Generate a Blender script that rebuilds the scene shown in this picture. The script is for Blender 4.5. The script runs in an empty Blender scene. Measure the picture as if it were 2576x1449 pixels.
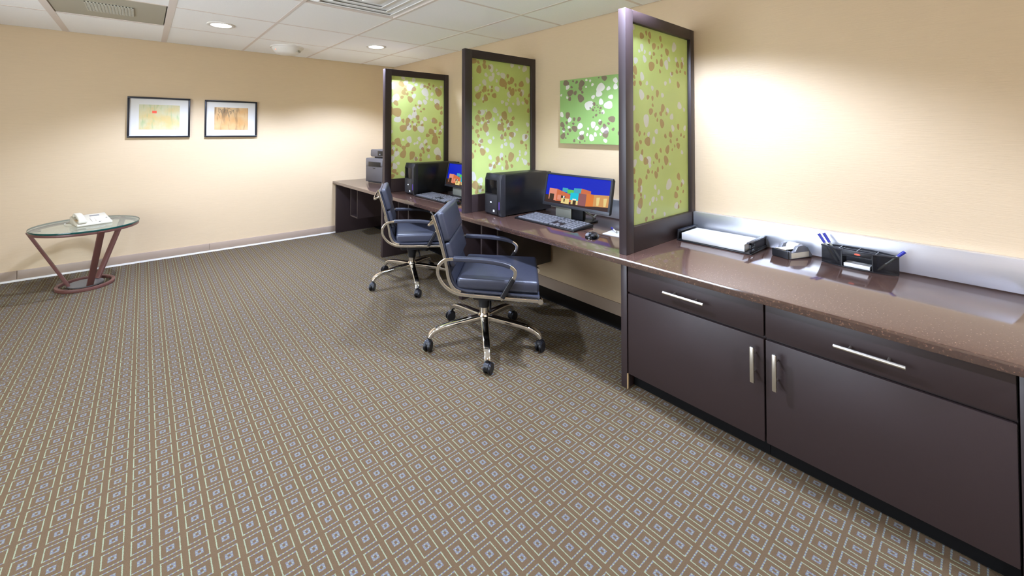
import bpy, bmesh, math, random
from mathutils import Vector, Matrix

random.seed(7)
scene = bpy.context.scene
COL = scene.collection
PI = math.pi

# ------------------------------------------------------------------ camera
cam = bpy.data.cameras.new('camera')
cam.sensor_fit = 'HORIZONTAL'; cam.sensor_width = 36.0
cam.lens = 36.0 * 1028.66 / 2576.0
cam.shift_x = (1288 - 1160) / 2576.0
cam.shift_y = -(724.5 - 310) / 2576.0
cam.clip_start = 0.05; cam.clip_end = 60
cam_o = bpy.data.objects.new('camera', cam); COL.objects.link(cam_o)
r_ = Vector((0.78946802, -0.61378619, 0.00259951)); u_ = Vector((-0.01389728, -0.01364064, 0.99981038)); f_ = Vector((0.61363435, 0.78935445, 0.0192988))
mw = Matrix((r_, u_, -f_)).transposed().to_4x4(); mw.translation = Vector((0, 0, 1.45))
cam_o.matrix_world = mw
scene.camera = cam_o

# ------------------------------------------------------------------ world and view
world = bpy.data.worlds.new('world'); scene.world = world; world.use_nodes = True
bg = world.node_tree.nodes['Background']; bg.inputs[0].default_value = (0.86, 0.97, 1.14, 1); bg.inputs[1].default_value = 6.5
vs = scene.view_settings
vs.view_transform = 'Standard'; vs.look = 'None'; vs.gamma = 1.0; vs.use_curve_mapping = False
vs.exposure = 1.14

LAMP_W = 152.0                      # watts of each recessed downlight
LAMP_COL = (0.805, 0.97, 1.42)

# ------------------------------------------------------------------ materials
def srgb(r, g, b):
    def f(c):
        c /= 255.0
        return c / 12.92 if c <= 0.04045 else ((c + 0.055) / 1.055) ** 2.4
    return (f(r), f(g), f(b), 1.0)

def mat(name, col, rough=0.5, metal=0.0, ior=1.45, var=0.0, vscale=(8, 8, 8), bump=0.0, bscale=(60, 60, 60), coat=0.0, aniso=0.0, spec=0.5):
    m = bpy.data.materials.new(name); m.use_nodes = True
    nt = m.node_tree; b = nt.nodes['Principled BSDF']
    b.inputs['Base Color'].default_value = col
    b.inputs['Roughness'].default_value = rough; b.inputs['Metallic'].default_value = metal
    b.inputs['IOR'].default_value = ior; b.inputs['Coat Weight'].default_value = coat
    b.inputs['Coat Roughness'].default_value = 0.08; b.inputs['Specular IOR Level'].default_value = spec
    b.inputs['Anisotropic'].default_value = aniso
    if var or bump:
        tc = nt.nodes.new('ShaderNodeTexCoord')
        if var:
            mp = nt.nodes.new('ShaderNodeMapping'); mp.inputs['Scale'].default_value = vscale
            nt.links.new(tc.outputs['Object'], mp.inputs['Vector'])
            n = nt.nodes.new('ShaderNodeTexNoise'); n.inputs['Scale'].default_value = 1.0; n.inputs['Detail'].default_value = 5
            nt.links.new(mp.outputs[0], n.inputs['Vector'])
            mix = nt.nodes.new('ShaderNodeMix'); mix.data_type = 'RGBA'
            mix.inputs[6].default_value = tuple(c * (1 - var) for c in col[:3]) + (1,)
            mix.inputs[7].default_value = tuple(min(1, c * (1 + var)) for c in col[:3]) + (1,)
            nt.links.new(n.outputs['Fac'], mix.inputs[0]); nt.links.new(mix.outputs[2], b.inputs['Base Color'])
        if bump:
            mp = nt.nodes.new('ShaderNodeMapping'); mp.inputs['Scale'].default_value = bscale
            nt.links.new(tc.outputs['Object'], mp.inputs['Vector'])
            n = nt.nodes.new('ShaderNodeTexNoise'); n.inputs['Scale'].default_value = 1.0; n.inputs['Detail'].default_value = 4
            nt.links.new(mp.outputs[0], n.inputs['Vector'])
            bp = nt.nodes.new('ShaderNodeBump'); bp.inputs['Strength'].default_value = bump; bp.inputs['Distance'].default_value = 0.01
            nt.links.new(n.outputs['Fac'], bp.inputs['Height']); nt.links.new(bp.outputs[0], b.inputs['Normal'])
    return m

def emis(name, col, s):
    m = bpy.data.materials.new(name); m.use_nodes = True
    b = m.node_tree.nodes['Principled BSDF']
    b.inputs['Base Color'].default_value = (0.005, 0.005, 0.005, 1); b.inputs['Roughness'].default_value = 0.35; b.inputs['Specular IOR Level'].default_value = 0.15
    b.inputs['Emission Color'].default_value = col; b.inputs['Emission Strength'].default_value = s
    return m

def carpet_mat():
    m = bpy.data.materials.new('patterned_carpet'); m.use_nodes = True
    nt = m.node_tree; N = nt.nodes; L = nt.links; b = N['Principled BSDF']
    b.inputs['Roughness'].default_value = 0.95; b.inputs['Specular IOR Level'].default_value = 0.15
    tc = N.new('ShaderNodeTexCoord'); sx = N.new('ShaderNodeSeparateXYZ')
    nd = N.new('ShaderNodeTexNoise'); nd.inputs['Scale'].default_value = 260; nd.inputs['Detail'].default_value = 2
    L.new(tc.outputs['Object'], nd.inputs['Vector'])
    vm = N.new('ShaderNodeVectorMath'); vm.operation = 'MULTIPLY_ADD'; vm.inputs[1].default_value = (0.0035,) * 3
    L.new(nd.outputs['Color'], vm.inputs[0]); L.new(tc.outputs['Object'], vm.inputs[2]); L.new(vm.outputs[0], sx.inputs[0])
    def M(op, a, c=None, d=None):
        n = N.new('ShaderNodeMath'); n.operation = op
        for i, v in enumerate((a, c, d)):
            if v is None: continue
            if isinstance(v, (int, float)): n.inputs[i].default_value = v
            else: L.new(v, n.inputs[i])
        return n.outputs[0]
    px, py = 0.0786, 0.0771
    fx = M('FRACT', M('DIVIDE', M('ADD', sx.outputs[0], 10 * px - 0.0155 + px / 2 - 0.002), px))
    fy = M('FRACT', M('DIVIDE', M('ADD', sx.outputs[1], 60 * py - 1.068 + py / 2 - 0.002), py))
    ax = M('ABSOLUTE', M('SUBTRACT', fx, 0.5)); ay = M('ABSOLUTE', M('SUBTRACT', fy, 0.5))
    def band(v, lo, hi): return M('MULTIPLY', M('GREATER_THAN', v, lo), M('LESS_THAN', v, hi))
    inx = M('LESS_THAN', ax, 0.382); iny = M('LESS_THAN', ay, 0.408)
    gl = M('MULTIPLY', band(ax, 0.335, 0.382), iny)                 # green lines running along the room
    bl = M('MULTIPLY', band(ay, 0.352, 0.408), inx)                 # dashed lines across
    dash = M('GREATER_THAN', M('SINE', M('MULTIPLY', fx, 2 * PI * 6.0)), 0.45)
    dash2 = M('GREATER_THAN', M('SINE', M('MULTIPLY', fy, 2 * PI * 14.0)), 0.3)
    ring = M('MULTIPLY', M('MULTIPLY', M('LESS_THAN', ax, 0.15), M('LESS_THAN', ay, 0.15)), M('MAXIMUM', M('GREATER_THAN', ax, 0.055), M('GREATER_THAN', ay, 0.065)))
    dots = M('MULTIPLY', ring, M('GREATER_THAN', M('MULTIPLY', M('SINE', M('MULTIPLY', fx, 2 * PI * 7)), M('SINE', M('MULTIPLY', fy, 2 * PI * 7))), 0.45))
    def mix(f, a, c):
        n = N.new('ShaderNodeMix'); n.data_type = 'RGBA'
        if isinstance(f, float): n.inputs[0].default_value = f
        else: L.new(f, n.inputs[0])
        for i, v in ((6, a), (7, c)):
            if isinstance(v, tuple): n.inputs[i].default_value = v
            else: L.new(v, n.inputs[i])
        return n.outputs[2]
    n1 = N.new('ShaderNodeTexNoise'); n1.inputs['Scale'].default_value = 420; n1.inputs['Detail'].default_value = 2
    L.new(tc.outputs['Object'], n1.inputs['Vector'])
    n2 = N.new('ShaderNodeTexNoise'); n2.inputs['Scale'].default_value = 14; n2.inputs['Detail'].default_value = 3
    L.new(tc.outputs['Object'], n2.inputs['Vector'])
    ground = mix(n1.outputs['Fac'], CARPET_BROWN_A, CARPET_BROWN_B)
    ground = mix(M('MULTIPLY', n2.outputs['Fac'], 0.35), ground, CARPET_BROWN_B)
    c = mix(bl, ground, CARPET_BLUE)
    c = mix(M('MULTIPLY', bl, dash), c, CARPET_GREEN)
    c = mix(gl, c, CARPET_GREEN)
    c = mix(ring, c, CARPET_BLUE)
    c = mix(dots, c, CARPET_GREEN)
    L.new(c, b.inputs['Base Color'])
    bp = N.new('ShaderNodeBump'); bp.inputs['Strength'].default_value = 0.5; bp.inputs['Distance'].default_value = 0.004
    L.new(n1.outputs['Fac'], bp.inputs['Height']); L.new(bp.outputs[0], b.inputs['Normal'])
    return m

CARPET_BROWN_A = srgb(66, 51, 34); CARPET_BROWN_B = srgb(94, 75, 51)
CARPET_GREEN = srgb(119, 123, 95); CARPET_BLUE = srgb(92, 91, 94)

def wall_mat():
    m = mat('tan_vinyl_wallcovering', srgb(201, 177, 141), 0.55, var=0.05, vscale=(9, 9, 160), bump=0.12, bscale=(14, 14, 420))
    return m

def art_mat(name, base, tint, streak, streaky):
    m = bpy.data.materials.new(name); m.use_nodes = True
    nt = m.node_tree; b = nt.nodes['Principled BSDF']; b.inputs['Roughness'].default_value = 0.5
    tc = nt.nodes.new('ShaderNodeTexCoord')
    n = nt.nodes.new('ShaderNodeTexNoise'); n.inputs['Scale'].default_value = 7; n.inputs['Detail'].default_value = 4
    nt.links.new(tc.outputs['Object'], n.inputs['Vector'])
    mx = nt.nodes.new('ShaderNodeMix'); mx.data_type = 'RGBA'; mx.inputs[6].default_value = base; mx.inputs[7].default_value = tint
    rp = nt.nodes.new('ShaderNodeValToRGB'); rp.color_ramp.elements[0].position = 0.35; rp.color_ramp.elements[1].position = 0.65
    nt.links.new(n.outputs['Fac'], rp.inputs[0]); nt.links.new(rp.outputs[0], mx.inputs[0])
    mp = nt.nodes.new('ShaderNodeMapping'); mp.inputs['Scale'].default_value = streaky; mp.inputs['Rotation'].default_value = (0, 0.35, 0)
    nt.links.new(tc.outputs['Object'], mp.inputs['Vector'])
    n2 = nt.nodes.new('ShaderNodeTexNoise'); n2.inputs['Scale'].default_value = 1; n2.inputs['Detail'].default_value = 3
    nt.links.new(mp.outputs[0], n2.inputs['Vector'])
    r2 = nt.nodes.new('ShaderNodeValToRGB'); r2.color_ramp.elements[0].position = 0.52; r2.color_ramp.elements[1].position = 0.75
    nt.links.new(n2.outputs['Fac'], r2.inputs[0])
    m2 = nt.nodes.new('ShaderNodeMix'); m2.data_type = 'RGBA'; m2.inputs[7].default_value = streak
    nt.links.new(mx.outputs[2], m2.inputs[6]); nt.links.new(r2.outputs[0], m2.inputs[0])
    nt.links.new(m2.outputs[2], b.inputs['Base Color'])
    return m

def counter_mat():
    m = mat('brown_speckled_laminate', srgb(98, 72, 58), 0.10, ior=2.2, spec=0.5)
    nt = m.node_tree; b = nt.nodes['Principled BSDF']
    tc = nt.nodes.new('ShaderNodeTexCoord')
    v = nt.nodes.new('ShaderNodeTexNoise'); v.inputs['Scale'].default_value = 140; v.inputs['Detail'].default_value = 3
    nt.links.new(tc.outputs['Object'], v.inputs['Vector'])
    rp = nt.nodes.new('ShaderNodeValToRGB'); e = rp.color_ramp.elements
    e[0].position = 0.3; e[0].color = srgb(62, 43, 36); e[1].position = 0.62; e[1].color = srgb(80, 58, 48)
    x = rp.color_ramp.elements.new(0.74); x.color = srgb(128, 96, 74)
    nt.links.new(v.outputs['Fac'], rp.inputs[0]); nt.links.new(rp.outputs[0], b.inputs['Base Color'])
    return m

MT = dict(
    wall=wall_mat(), carpet=carpet_mat(),
    tile=mat('white_ceiling_tile', srgb(249, 247, 241), 0.9, var=0.03, vscale=(90, 90, 90), bump=0.15, bscale=(180, 180, 180)),
    tee=mat('painted_grid_metal', srgb(226, 214, 202), 0.6),
    base=mat('taupe_vinyl_baseboard', srgb(160, 140, 120), 0.45, var=0.05, vscale=(3, 3, 3)),
    white=mat('white_paint', srgb(226, 220, 208), 0.5),
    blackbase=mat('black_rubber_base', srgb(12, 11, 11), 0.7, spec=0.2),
    wood=mat('dark_espresso_laminate', srgb(46, 34, 33), 0.42, var=0.10, vscale=(60, 60, 4), spec=0.7),
    woodh=mat('dark_espresso_laminate_crosswise', srgb(46, 34, 32), 0.44, var=0.08, vscale=(5, 60, 60), spec=0.5),
    counter=counter_mat(),
    metal=mat('brushed_metal', srgb(222, 224, 228), 0.33, 0.85, var=0.03, vscale=(4, 2, 300)),
    steel=mat('satin_nickel', srgb(214, 208, 194), 0.3, 1.0),
    chrome=mat('polished_chrome', srgb(225, 222, 215), 0.07, 1.0),
    leather=mat('navy_leather', srgb(48, 49, 57), 0.38, var=0.06, vscale=(12, 12, 12), bump=0.08, bscale=(90, 90, 90), spec=0.6),
    black=mat('black_plastic', srgb(22, 21, 22), 0.4),
    blackgloss=mat('glossy_black_plastic', srgb(12, 12, 13), 0.12),
    caseside=mat('black_painted_steel', srgb(15, 15, 16), 0.3),
    grey=mat('charcoal_plastic', srgb(40, 39, 40), 0.4),
    keycap=mat('grey_keycaps', srgb(112, 111, 112), 0.45),
    silver=mat('silver_plastic', srgb(140, 139, 124), 0.35, 0.3),
    smoke=mat('smoked_plastic', srgb(40, 44, 54), 0.2),
    cream=mat('cream_plastic', srgb(196, 188, 166), 0.4),
    tanplas=mat('beige_plastic', srgb(170, 142, 100), 0.45),
    paper=mat('white_paper', srgb(206, 203, 196), 0.7),
    brownmetal=mat('brown_powder_coat', srgb(92, 58, 50), 0.4),
    greyglassplate=mat('grey_steel_plate', srgb(86, 82, 78), 0.35),
    green=mat('lime_resin_panel', srgb(156, 170, 84), 0.3, var=0.14, vscale=(2.2, 2.2, 2.2)),
    artgreen=mat('lime_canvas', srgb(134, 166, 92), 0.6, var=0.16, vscale=(2.6, 2.6, 2.6)),
    petalb=mat('brown_petal_ink', srgb(158, 130, 88), 0.35, var=0.12, vscale=(9, 9, 9)),
    petald=mat('dark_petal_ink', srgb(116, 100, 76), 0.55, var=0.12, vscale=(7, 7, 7)),
    petalm=mat('mauve_petal_ink', srgb(176, 150, 124), 0.35, var=0.1, vscale=(9, 9, 9)),
    petaldm=mat('dark_mauve_petal_ink', srgb(132, 116, 108), 0.55),
    petalw=mat('white_petal_ink', srgb(206, 200, 182), 0.35),
    grille=mat('taupe_grille_metal', srgb(172, 166, 146), 0.6),
    grille2=mat('light_grille_metal', srgb(188, 184, 166), 0.6),
    lens=emis('lit_lamp_lens', (1, 0.98, 0.95, 1), 9.0),
    led=emis('red_led', (1, 0.25, 0.15, 1), 1.0),
    led_blue=emis('violet_led', (0.25, 0.15, 0.9, 1), 0.22),
    bluepen=mat('blue_pen_plastic', srgb(36, 40, 128), 0.35),
    redmark=mat('red_label_ink', srgb(232, 90, 62), 0.5),
    mountwhite=mat('white_mount_board', srgb(208, 204, 194), 0.7),
    blackframe=mat('black_frame_lacquer', srgb(24, 24, 30), 0.3),
    tantrim=mat('tan_painted_drywall', srgb(196, 172, 128), 0.7),
    art1=art_mat('pale_yellow_print', srgb(200, 174, 112), srgb(190, 188, 150), srgb(160, 172, 122), (40, 1, 9)),
    art2=art_mat('ochre_print', srgb(196, 148, 88), srgb(202, 168, 118), srgb(120, 92, 56), (26, 1, 5)),
)
def glass_mat():
    m = bpy.data.materials.new('clear_table_glass'); m.use_nodes = True
    nt = m.node_tree; b = nt.nodes['Principled BSDF']; out = nt.nodes['Material Output']
    b.inputs['Base Color'].default_value = srgb(196, 226, 212); b.inputs['Roughness'].default_value = 0.02; b.inputs['IOR'].default_value = 1.5
    tr = nt.nodes.new('ShaderNodeBsdfTransparent'); tr.inputs[0].default_value = (0.95, 0.985, 0.968, 1)
    gl = nt.nodes.new('ShaderNodeBsdfGlossy'); gl.inputs['Roughness'].default_value = 0.02
    lw = nt.nodes.new('ShaderNodeLayerWeight'); lw.inputs[0].default_value = 0.5
    pw = nt.nodes.new('ShaderNodeMath'); pw.operation = 'POWER'; pw.inputs[1].default_value = 4.0; nt.links.new(lw.outputs['Facing'], pw.inputs[0])
    fr = nt.nodes.new('ShaderNodeMath'); fr.operation = 'MULTIPLY_ADD'; fr.inputs[1].default_value = 0.6; fr.inputs[2].default_value = 0.04; nt.links.new(pw.outputs[0], fr.inputs[0])
    mx = nt.nodes.new('ShaderNodeMixShader'); mx2 = nt.nodes.new('ShaderNodeMixShader'); mx2.inputs[0].default_value = 0.08
    nt.links.new(fr.outputs[0], mx.inputs[0]); nt.links.new(tr.outputs[0], mx.inputs[1]); nt.links.new(gl.outputs[0], mx.inputs[2])
    nt.links.new(mx.outputs[0], mx2.inputs[1]); nt.links.new(b.outputs[0], mx2.inputs[2]); nt.links.new(mx2.outputs[0], out.inputs['Surface'])
    return m
MT['glass'] = glass_mat()
MT['pane'] = mat('window_glass', (1, 1, 1, 1), 0.02)
MT['pane'].node_tree.nodes['Principled BSDF'].inputs['Alpha'].default_value = 0.06
MT['glassedge'] = mat('green_glass_edge', srgb(16, 62, 56), 0.1)

def translucent(key, col, var):
    m = bpy.data.materials.new(key); m.use_nodes = True; nt = m.node_tree; out = nt.nodes['Material Output']; nt.nodes.remove(nt.nodes['Principled BSDF'])
    tc = nt.nodes.new('ShaderNodeTexCoord'); n = nt.nodes.new('ShaderNodeTexNoise'); n.inputs['Scale'].default_value = 2.4; n.inputs['Detail'].default_value = 3
    nt.links.new(tc.outputs['Object'], n.inputs['Vector'])
    mx = nt.nodes.new('ShaderNodeMix'); mx.data_type = 'RGBA'
    mx.inputs[6].default_value = tuple(c * (1 - var) for c in col[:3]) + (1,); mx.inputs[7].default_value = tuple(min(1, c * (1 + var)) for c in col[:3]) + (1,)
    nt.links.new(n.outputs['Fac'], mx.inputs[0])
    d = nt.nodes.new('ShaderNodeBsdfDiffuse'); t = nt.nodes.new('ShaderNodeBsdfTranslucent'); s = nt.nodes.new('ShaderNodeMixShader'); s.inputs[0].default_value = 0.42
    for q in (d, t): nt.links.new(mx.outputs[2], q.inputs['Color'])
    nt.links.new(d.outputs[0], s.inputs[1]); nt.links.new(t.outputs[0], s.inputs[2]); nt.links.new(s.outputs[0], out.inputs['Surface'])
    return m
MT['ilgreen'] = translucent('lime_interlayer', srgb(202, 214, 132), 0.16)
MT['ilwhite'] = translucent('white_petal_interlayer', srgb(222, 217, 204), 0.08)
MT['ilbrown'] = translucent('brown_petal_interlayer', srgb(184, 156, 104), 0.14)
MT['ilmauve'] = translucent('mauve_petal_interlayer', srgb(182, 156, 124), 0.10)
def resin():
    m = bpy.data.materials.new('clear_resin'); m.use_nodes = True; nt = m.node_tree; out = nt.nodes['Material Output']; nt.nodes.remove(nt.nodes['Principled BSDF'])
    tr = nt.nodes.new('ShaderNodeBsdfTransparent'); tr.inputs[0].default_value = (0.97, 0.985, 0.95, 1)
    gl = nt.nodes.new('ShaderNodeBsdfGlossy'); gl.inputs['Roughness'].default_value = 0.22
    lw = nt.nodes.new('ShaderNodeLayerWeight'); lw.inputs[0].default_value = 0.5
    pw = nt.nodes.new('ShaderNodeMath'); pw.operation = 'POWER'; pw.inputs[1].default_value = 4.0; nt.links.new(lw.outputs['Facing'], pw.inputs[0])
    fr = nt.nodes.new('ShaderNodeMath'); fr.operation = 'MULTIPLY_ADD'; fr.inputs[1].default_value = 0.35; fr.inputs[2].default_value = 0.03; nt.links.new(pw.outputs[0], fr.inputs[0])
    mx = nt.nodes.new('ShaderNodeMixShader'); nt.links.new(fr.outputs[0], mx.inputs[0]); nt.links.new(tr.outputs[0], mx.inputs[1]); nt.links.new(gl.outputs[0], mx.inputs[2])
    nt.links.new(mx.outputs[0], out.inputs['Surface']); return m
MT['resin'] = resin()

# ------------------------------------------------------------------ mesh helpers
class B:
    def __init__(s): s.bm = bmesh.new(); s.slot = 0
    def merge(s, t, mx=None):
        if mx is not None: bmesh.ops.transform(t, matrix=mx, verts=t.verts)
        vm = {}
        for v in t.verts: vm[v] = s.bm.verts.new(v.co)
        for f in t.faces:
            try:
                nf = s.bm.faces.new([vm[v] for v in f.verts]); nf.material_index = s.slot
            except ValueError: pass
        t.free(); return s
    def box(s, x0, x1, y0, y1, z0, z1, bev=0.0, seg=2, mx=None):
        t = bmesh.new()
        bmesh.ops.create_cube(t, size=1.0)
        for v in t.verts:
            v.co = Vector((x0 + (v.co.x + 0.5) * (x1 - x0), y0 + (v.co.y + 0.5) * (y1 - y0), z0 + (v.co.z + 0.5) * (z1 - z0)))
        if bev: bmesh.ops.bevel(t, geom=t.edges[:], offset=bev, segments=seg, affect='EDGES', profile=0.5, clamp_overlap=True)
        return s.merge(t, mx)
    def cyl(s, p0, p1, r0, r1=None, n=16):
        r1 = r0 if r1 is None else r1
        p0, p1 = Vector(p0), Vector(p1); d = p1 - p0
        t = bmesh.new(); bmesh.ops.create_cone(t, cap_ends=True, segments=n, radius1=r0, radius2=r1, depth=d.length)
        q = d.to_track_quat('Z', 'Y').to_matrix().to_4x4(); q.translation = (p0 + p1) / 2
        return s.merge(t, q)
    def lathe(s, prof, n=32, c=(0, 0, 0), mx=None):
        t = bmesh.new(); rings = []
        for r, z in prof:
            rings.append([t.verts.new((c[0] + r * math.cos(2 * PI * k / n), c[1] + r * math.sin(2 * PI * k / n), c[2] + z)) for k in range(n)] if r > 1e-6 else [t.verts.new((c[0], c[1], c[2] + z))])
        for a, b in zip(rings, rings[1:]):
            for k in range(n):
                k2 = (k + 1) % n
                va = [a[k], a[k2]] if len(a) > 1 else [a[0]]
                vb = [b[k2], b[k]] if len(b) > 1 else [b[0]]
                if len(va) + len(vb) >= 3: t.faces.new(va + vb)
        bmesh.ops.recalc_face_normals(t, faces=t.faces)
        return s.merge(t, mx)
    def prism(s, pts, axis, a0, a1, bev=0.0):
        # polygon pts in the two other axes (x,y order), extruded along axis from a0 to a1
        t = bmesh.new()
        def mk(p, a):
            if axis == 'x': return (a, p[0], p[1])
            if axis == 'y': return (p[0], a, p[1])
            return (p[0], p[1], a)
        lo = [t.verts.new(mk(p, a0)) for p in pts]; hi = [t.verts.new(mk(p, a1)) for p in pts]
        t.faces.new(lo); t.faces.new(hi[::-1]); n = len(pts)
        for k in range(n): t.faces.new((lo[k], hi[k], hi[(k + 1) % n], lo[(k + 1) % n]))
        bmesh.ops.recalc_face_normals(t, faces=t.faces)
        if bev:
            es = [e for e in t.edges if len(e.link_faces) == 2 and e.calc_face_angle(0) > 0.5]
            bmesh.ops.bevel(t, geom=es, offset=bev, segments=2, affect='EDGES', profile=0.5, clamp_overlap=True)
        return s.merge(t)
    def sweep(s, pts, sec, up=(0, 0, 1), closed=False, scale=None):
        pts = [Vector(p) for p in pts]; n = len(pts); t = bmesh.new(); rings = []
        up = Vector(up)
        for i, p in enumerate(pts):
            a = pts[(i - 1) % n] if (closed or i > 0) else p
            c = pts[(i + 1) % n] if (closed or i < n - 1) else p
            d = (c - a).normalized(); side = d.cross(up)
            if side.length < 1e-4: side = d.cross(Vector((1, 0, 0)))
            side.normalize(); u2 = side.cross(d).normalized()
            k = scale[i] if scale else 1.0
            rings.append([t.verts.new(p + side * q[0] * k + u2 * q[1] * k) for q in sec])
        m = len(sec)
        for i in range(n if closed else n - 1):
            A, Bq = rings[i], rings[(i + 1) % n]
            for k in range(m): t.faces.new((A[k], A[(k + 1) % m], Bq[(k + 1) % m], Bq[k]))
        if not closed:
            t.faces.new(rings[0]); t.faces.new(rings[-1][::-1])
        bmesh.ops.recalc_face_normals(t, faces=t.faces)
        return s.merge(t)
    def poly(s, pts):
        f = s.bm.faces.new([s.bm.verts.new(p) for p in pts]); f.material_index = s.slot; return s
    def obj(s, name, m, parent=None, smooth=True, loc=None, rz=None):
        me = bpy.data.meshes.new(name); s.bm.to_mesh(me); s.bm.free()
        for mm in (m if isinstance(m, (list, tuple)) else [m]): me.materials.append(MT[mm])
        if smooth:
            me.polygons.foreach_set('use_smooth', [True] * len(me.polygons)); me.set_sharp_from_angle(angle=math.radians(38))
        o = bpy.data.objects.new(name, me); COL.objects.link(o)
        if parent is not None: o.parent = parent
        if loc is not None: o.location = loc
        if rz is not None: o.rotation_euler.z = rz
        return o

def tag(o, label, cat, group=None):
    o['label'] = label; o['category'] = cat
    if group: o['group'] = group
    return o
def thing(name, label, cat, loc=(0, 0, 0), rz=0.0, group=None):
    o = bpy.data.objects.new(name, None); COL.objects.link(o); o.empty_display_size = 0.1
    o.location = loc; o.rotation_euler = (0, 0, rz)
    return tag(o, label, cat, group)
def struct(o): o['kind'] = 'structure'; return o
def dup(o, parent=None):
    c = o.copy(); COL.objects.link(c)
    if parent is not None: c.parent = parent
    for ch in list(o.children): dup(ch, c)
    return c
def circ(r, n=10, ry=None): return [(r * math.cos(2 * PI * k / n), (ry or r) * math.sin(2 * PI * k / n)) for k in range(n)]
def rrect(a, b, r, n=3):
    out = []
    for cx, cy, s0 in ((a - r, b - r, 0), (-a + r, b - r, 1), (-a + r, -b + r, 2), (a - r, -b + r, 3)):
        for k in range(n + 1):
            t = (s0 + k / n) * PI / 2; out.append((cx + r * math.cos(t), cy + r * math.sin(t)))
    return out
def smooth_path(p, k=4, closed=False):
    p = [Vector(q) for q in p]; n = len(p); out = []
    for i in range(n if closed else n - 1):
        p0 = p[(i - 1) % n] if (closed or i > 0) else p[i] * 2 - p[i + 1]
        p1, p2 = p[i], p[(i + 1) % n]
        p3 = p[(i + 2) % n] if (closed or i < n - 2) else p2 * 2 - p1
        for j in range(k):
            t = j / k
            out.append(0.5 * (2 * p1 + (p2 - p0) * t + (2 * p0 - 5 * p1 + 4 * p2 - p3) * t * t + (3 * p1 - p0 - 3 * p2 + p3) * t ** 3))
    if not closed: out.append(p[-1])
    return out
# petals printed on the panels: u v radius in millimetres
near_brown="140 1157 16,198 1185 10,239 1178 14,231 1137 10,290 1110 16,350 1111 8,398 1129 11,379 1175 12,290 1062 10,395 1062 8,471 1093 17,257 978 23,333 1014 10,390 1011 17,372 955 9,261 1035 8,617 1026 15,684 1031 15,605 977 11,536 957 10,628 884 15,661 982 8,734 978 10,60 940 18,51 896 9,54 854 11,126 860 11,335 813 15,212 779 11,271 778 10,272 732 8,247 690 16,406 720 18,308 669 11,380 680 12,458 682 9,332 636 8,395 613 20,85 591 18,31 568 7,111 553 11,169 550 7,212 501 22,33 515 7,124 498 10,80 469 18,139 434 11,621 600 13,506 544 15,436 535 11,664 541 9,510 500 10,604 509 9,710 528 8,623 465 16,463 441 19,569 464 7,532 440 6,372 442 10,316 407 15,180 380 18,354 377 9,448 370 21,281 366 6,211 314 11,261 306 7,334 316 11,397 327 8,191 278 10,314 284 16,620 257 17,668 198 10,603 175 12,580 132 17,691 147 8,650 79 8,618 47 9,45 328 11,56 265 8,113 255 18,102 208 13,124 174 9,42 169 11,115 121 21,258 64 8,184 18 11,267 21 9"
near_white="44 1195 13,571 1143 22,143 1089 15,111 1059 8,179 1063 9,178 1014 15,67 995 15,243 1061 9,457 1013 20,493 1051 12,596 1058 13,696 1074 11,703 1043 10,529 950 11,146 901 17,204 868 10,272 840 11,441 883 11,507 903 11,140 788 21,44 704 11,399 802 12,639 744 19,713 716 10,473 702 13,531 664 16,192 638 25,321 564 13,283 503 15,218 545 11,545 584 15,717 585 13,127 405 15,225 383 19,49 372 16,499 346 8,674 420 11,234 350 12,486 214 25,298 210 11,345 173 12,268 133 13,388 130 11,124 215 13,168 161 9,231 109 9,590 60 18,97 87 19,296 55 13,422 21 10,681 214 14,316 128 8"
mid_brown="21 1198 25,86 1187 11,162 1197 13,96 1115 23,165 1154 17,224 1150 13,458 1093 13,513 1056 22,388 1022 31,471 1028 13,562 1015 11,647 1028 22,431 977 10,482 968 14,516 936 24,569 959 8,618 967 14,638 926 15,166 954 17,255 974 8,145 932 11,117 916 7,253 941 11,209 939 8,215 902 9,85 880 22,178 862 20,287 894 18,149 831 8,722 855 18,690 884 8,759 923 13,741 765 14,99 735 13,216 708 28,82 680 23,144 675 13,79 628 11,179 626 15,213 650 11,181 585 24,121 577 10,72 561 14,91 520 12,13 597 14,412 716 27,533 689 13,455 656 14,509 637 19,386 632 13,378 670 10,356 600 25,469 591 12,398 569 9,514 530 21,426 531 13,382 505 16,130 474 14,58 446 8,108 436 12,53 383 8,145 373 23,17 467 15,18 341 18,646 455 15,711 422 11,736 557 9,711 512 14,714 392 8,503 322 29,328 306 18,429 326 7,382 304 11,442 268 13,315 265 12,233 250 13,286 233 13,446 222 19,514 228 13,750 236 12,53 83 27,119 59 12,69 18 14,146 30 9"
mid_white="242 1152 23,314 1135 9,1 1042 12,178 1080 13,269 1088 14,240 1048 20,159 1011 18,338 1104 13,398 1088 21,314 1031 10,69 943 18,105 978 8,323 957 19,154 861 13,230 968 9,513 1198 16,614 1188 10,693 1186 22,737 1068 20,471 916 19,657 947 20,465 863 10,385 839 13,439 823 14,533 827 9,600 839 19,593 879 11,668 842 12,42 806 12,486 766 19,291 760 19,132 733 20,185 753 8,327 720 9,365 692 12,279 672 11,345 635 15,209 645 13,132 639 11,473 623 17,422 581 9,583 579 11,201 540 15,544 533 16,376 519 13,419 478 9,493 494 13,112 475 17,232 468 16,275 499 9,130 415 13,201 390 15,435 440 14,516 423 20,380 417 13,692 502 28,736 628 15,621 364 10,707 347 14,621 332 9,590 289 15,699 257 20,659 288 8,376 338 17,231 324 15,273 266 11,350 258 11,241 226 17,389 213 11,24 166 27,119 119 20,113 28 13,125 82 9"
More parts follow.
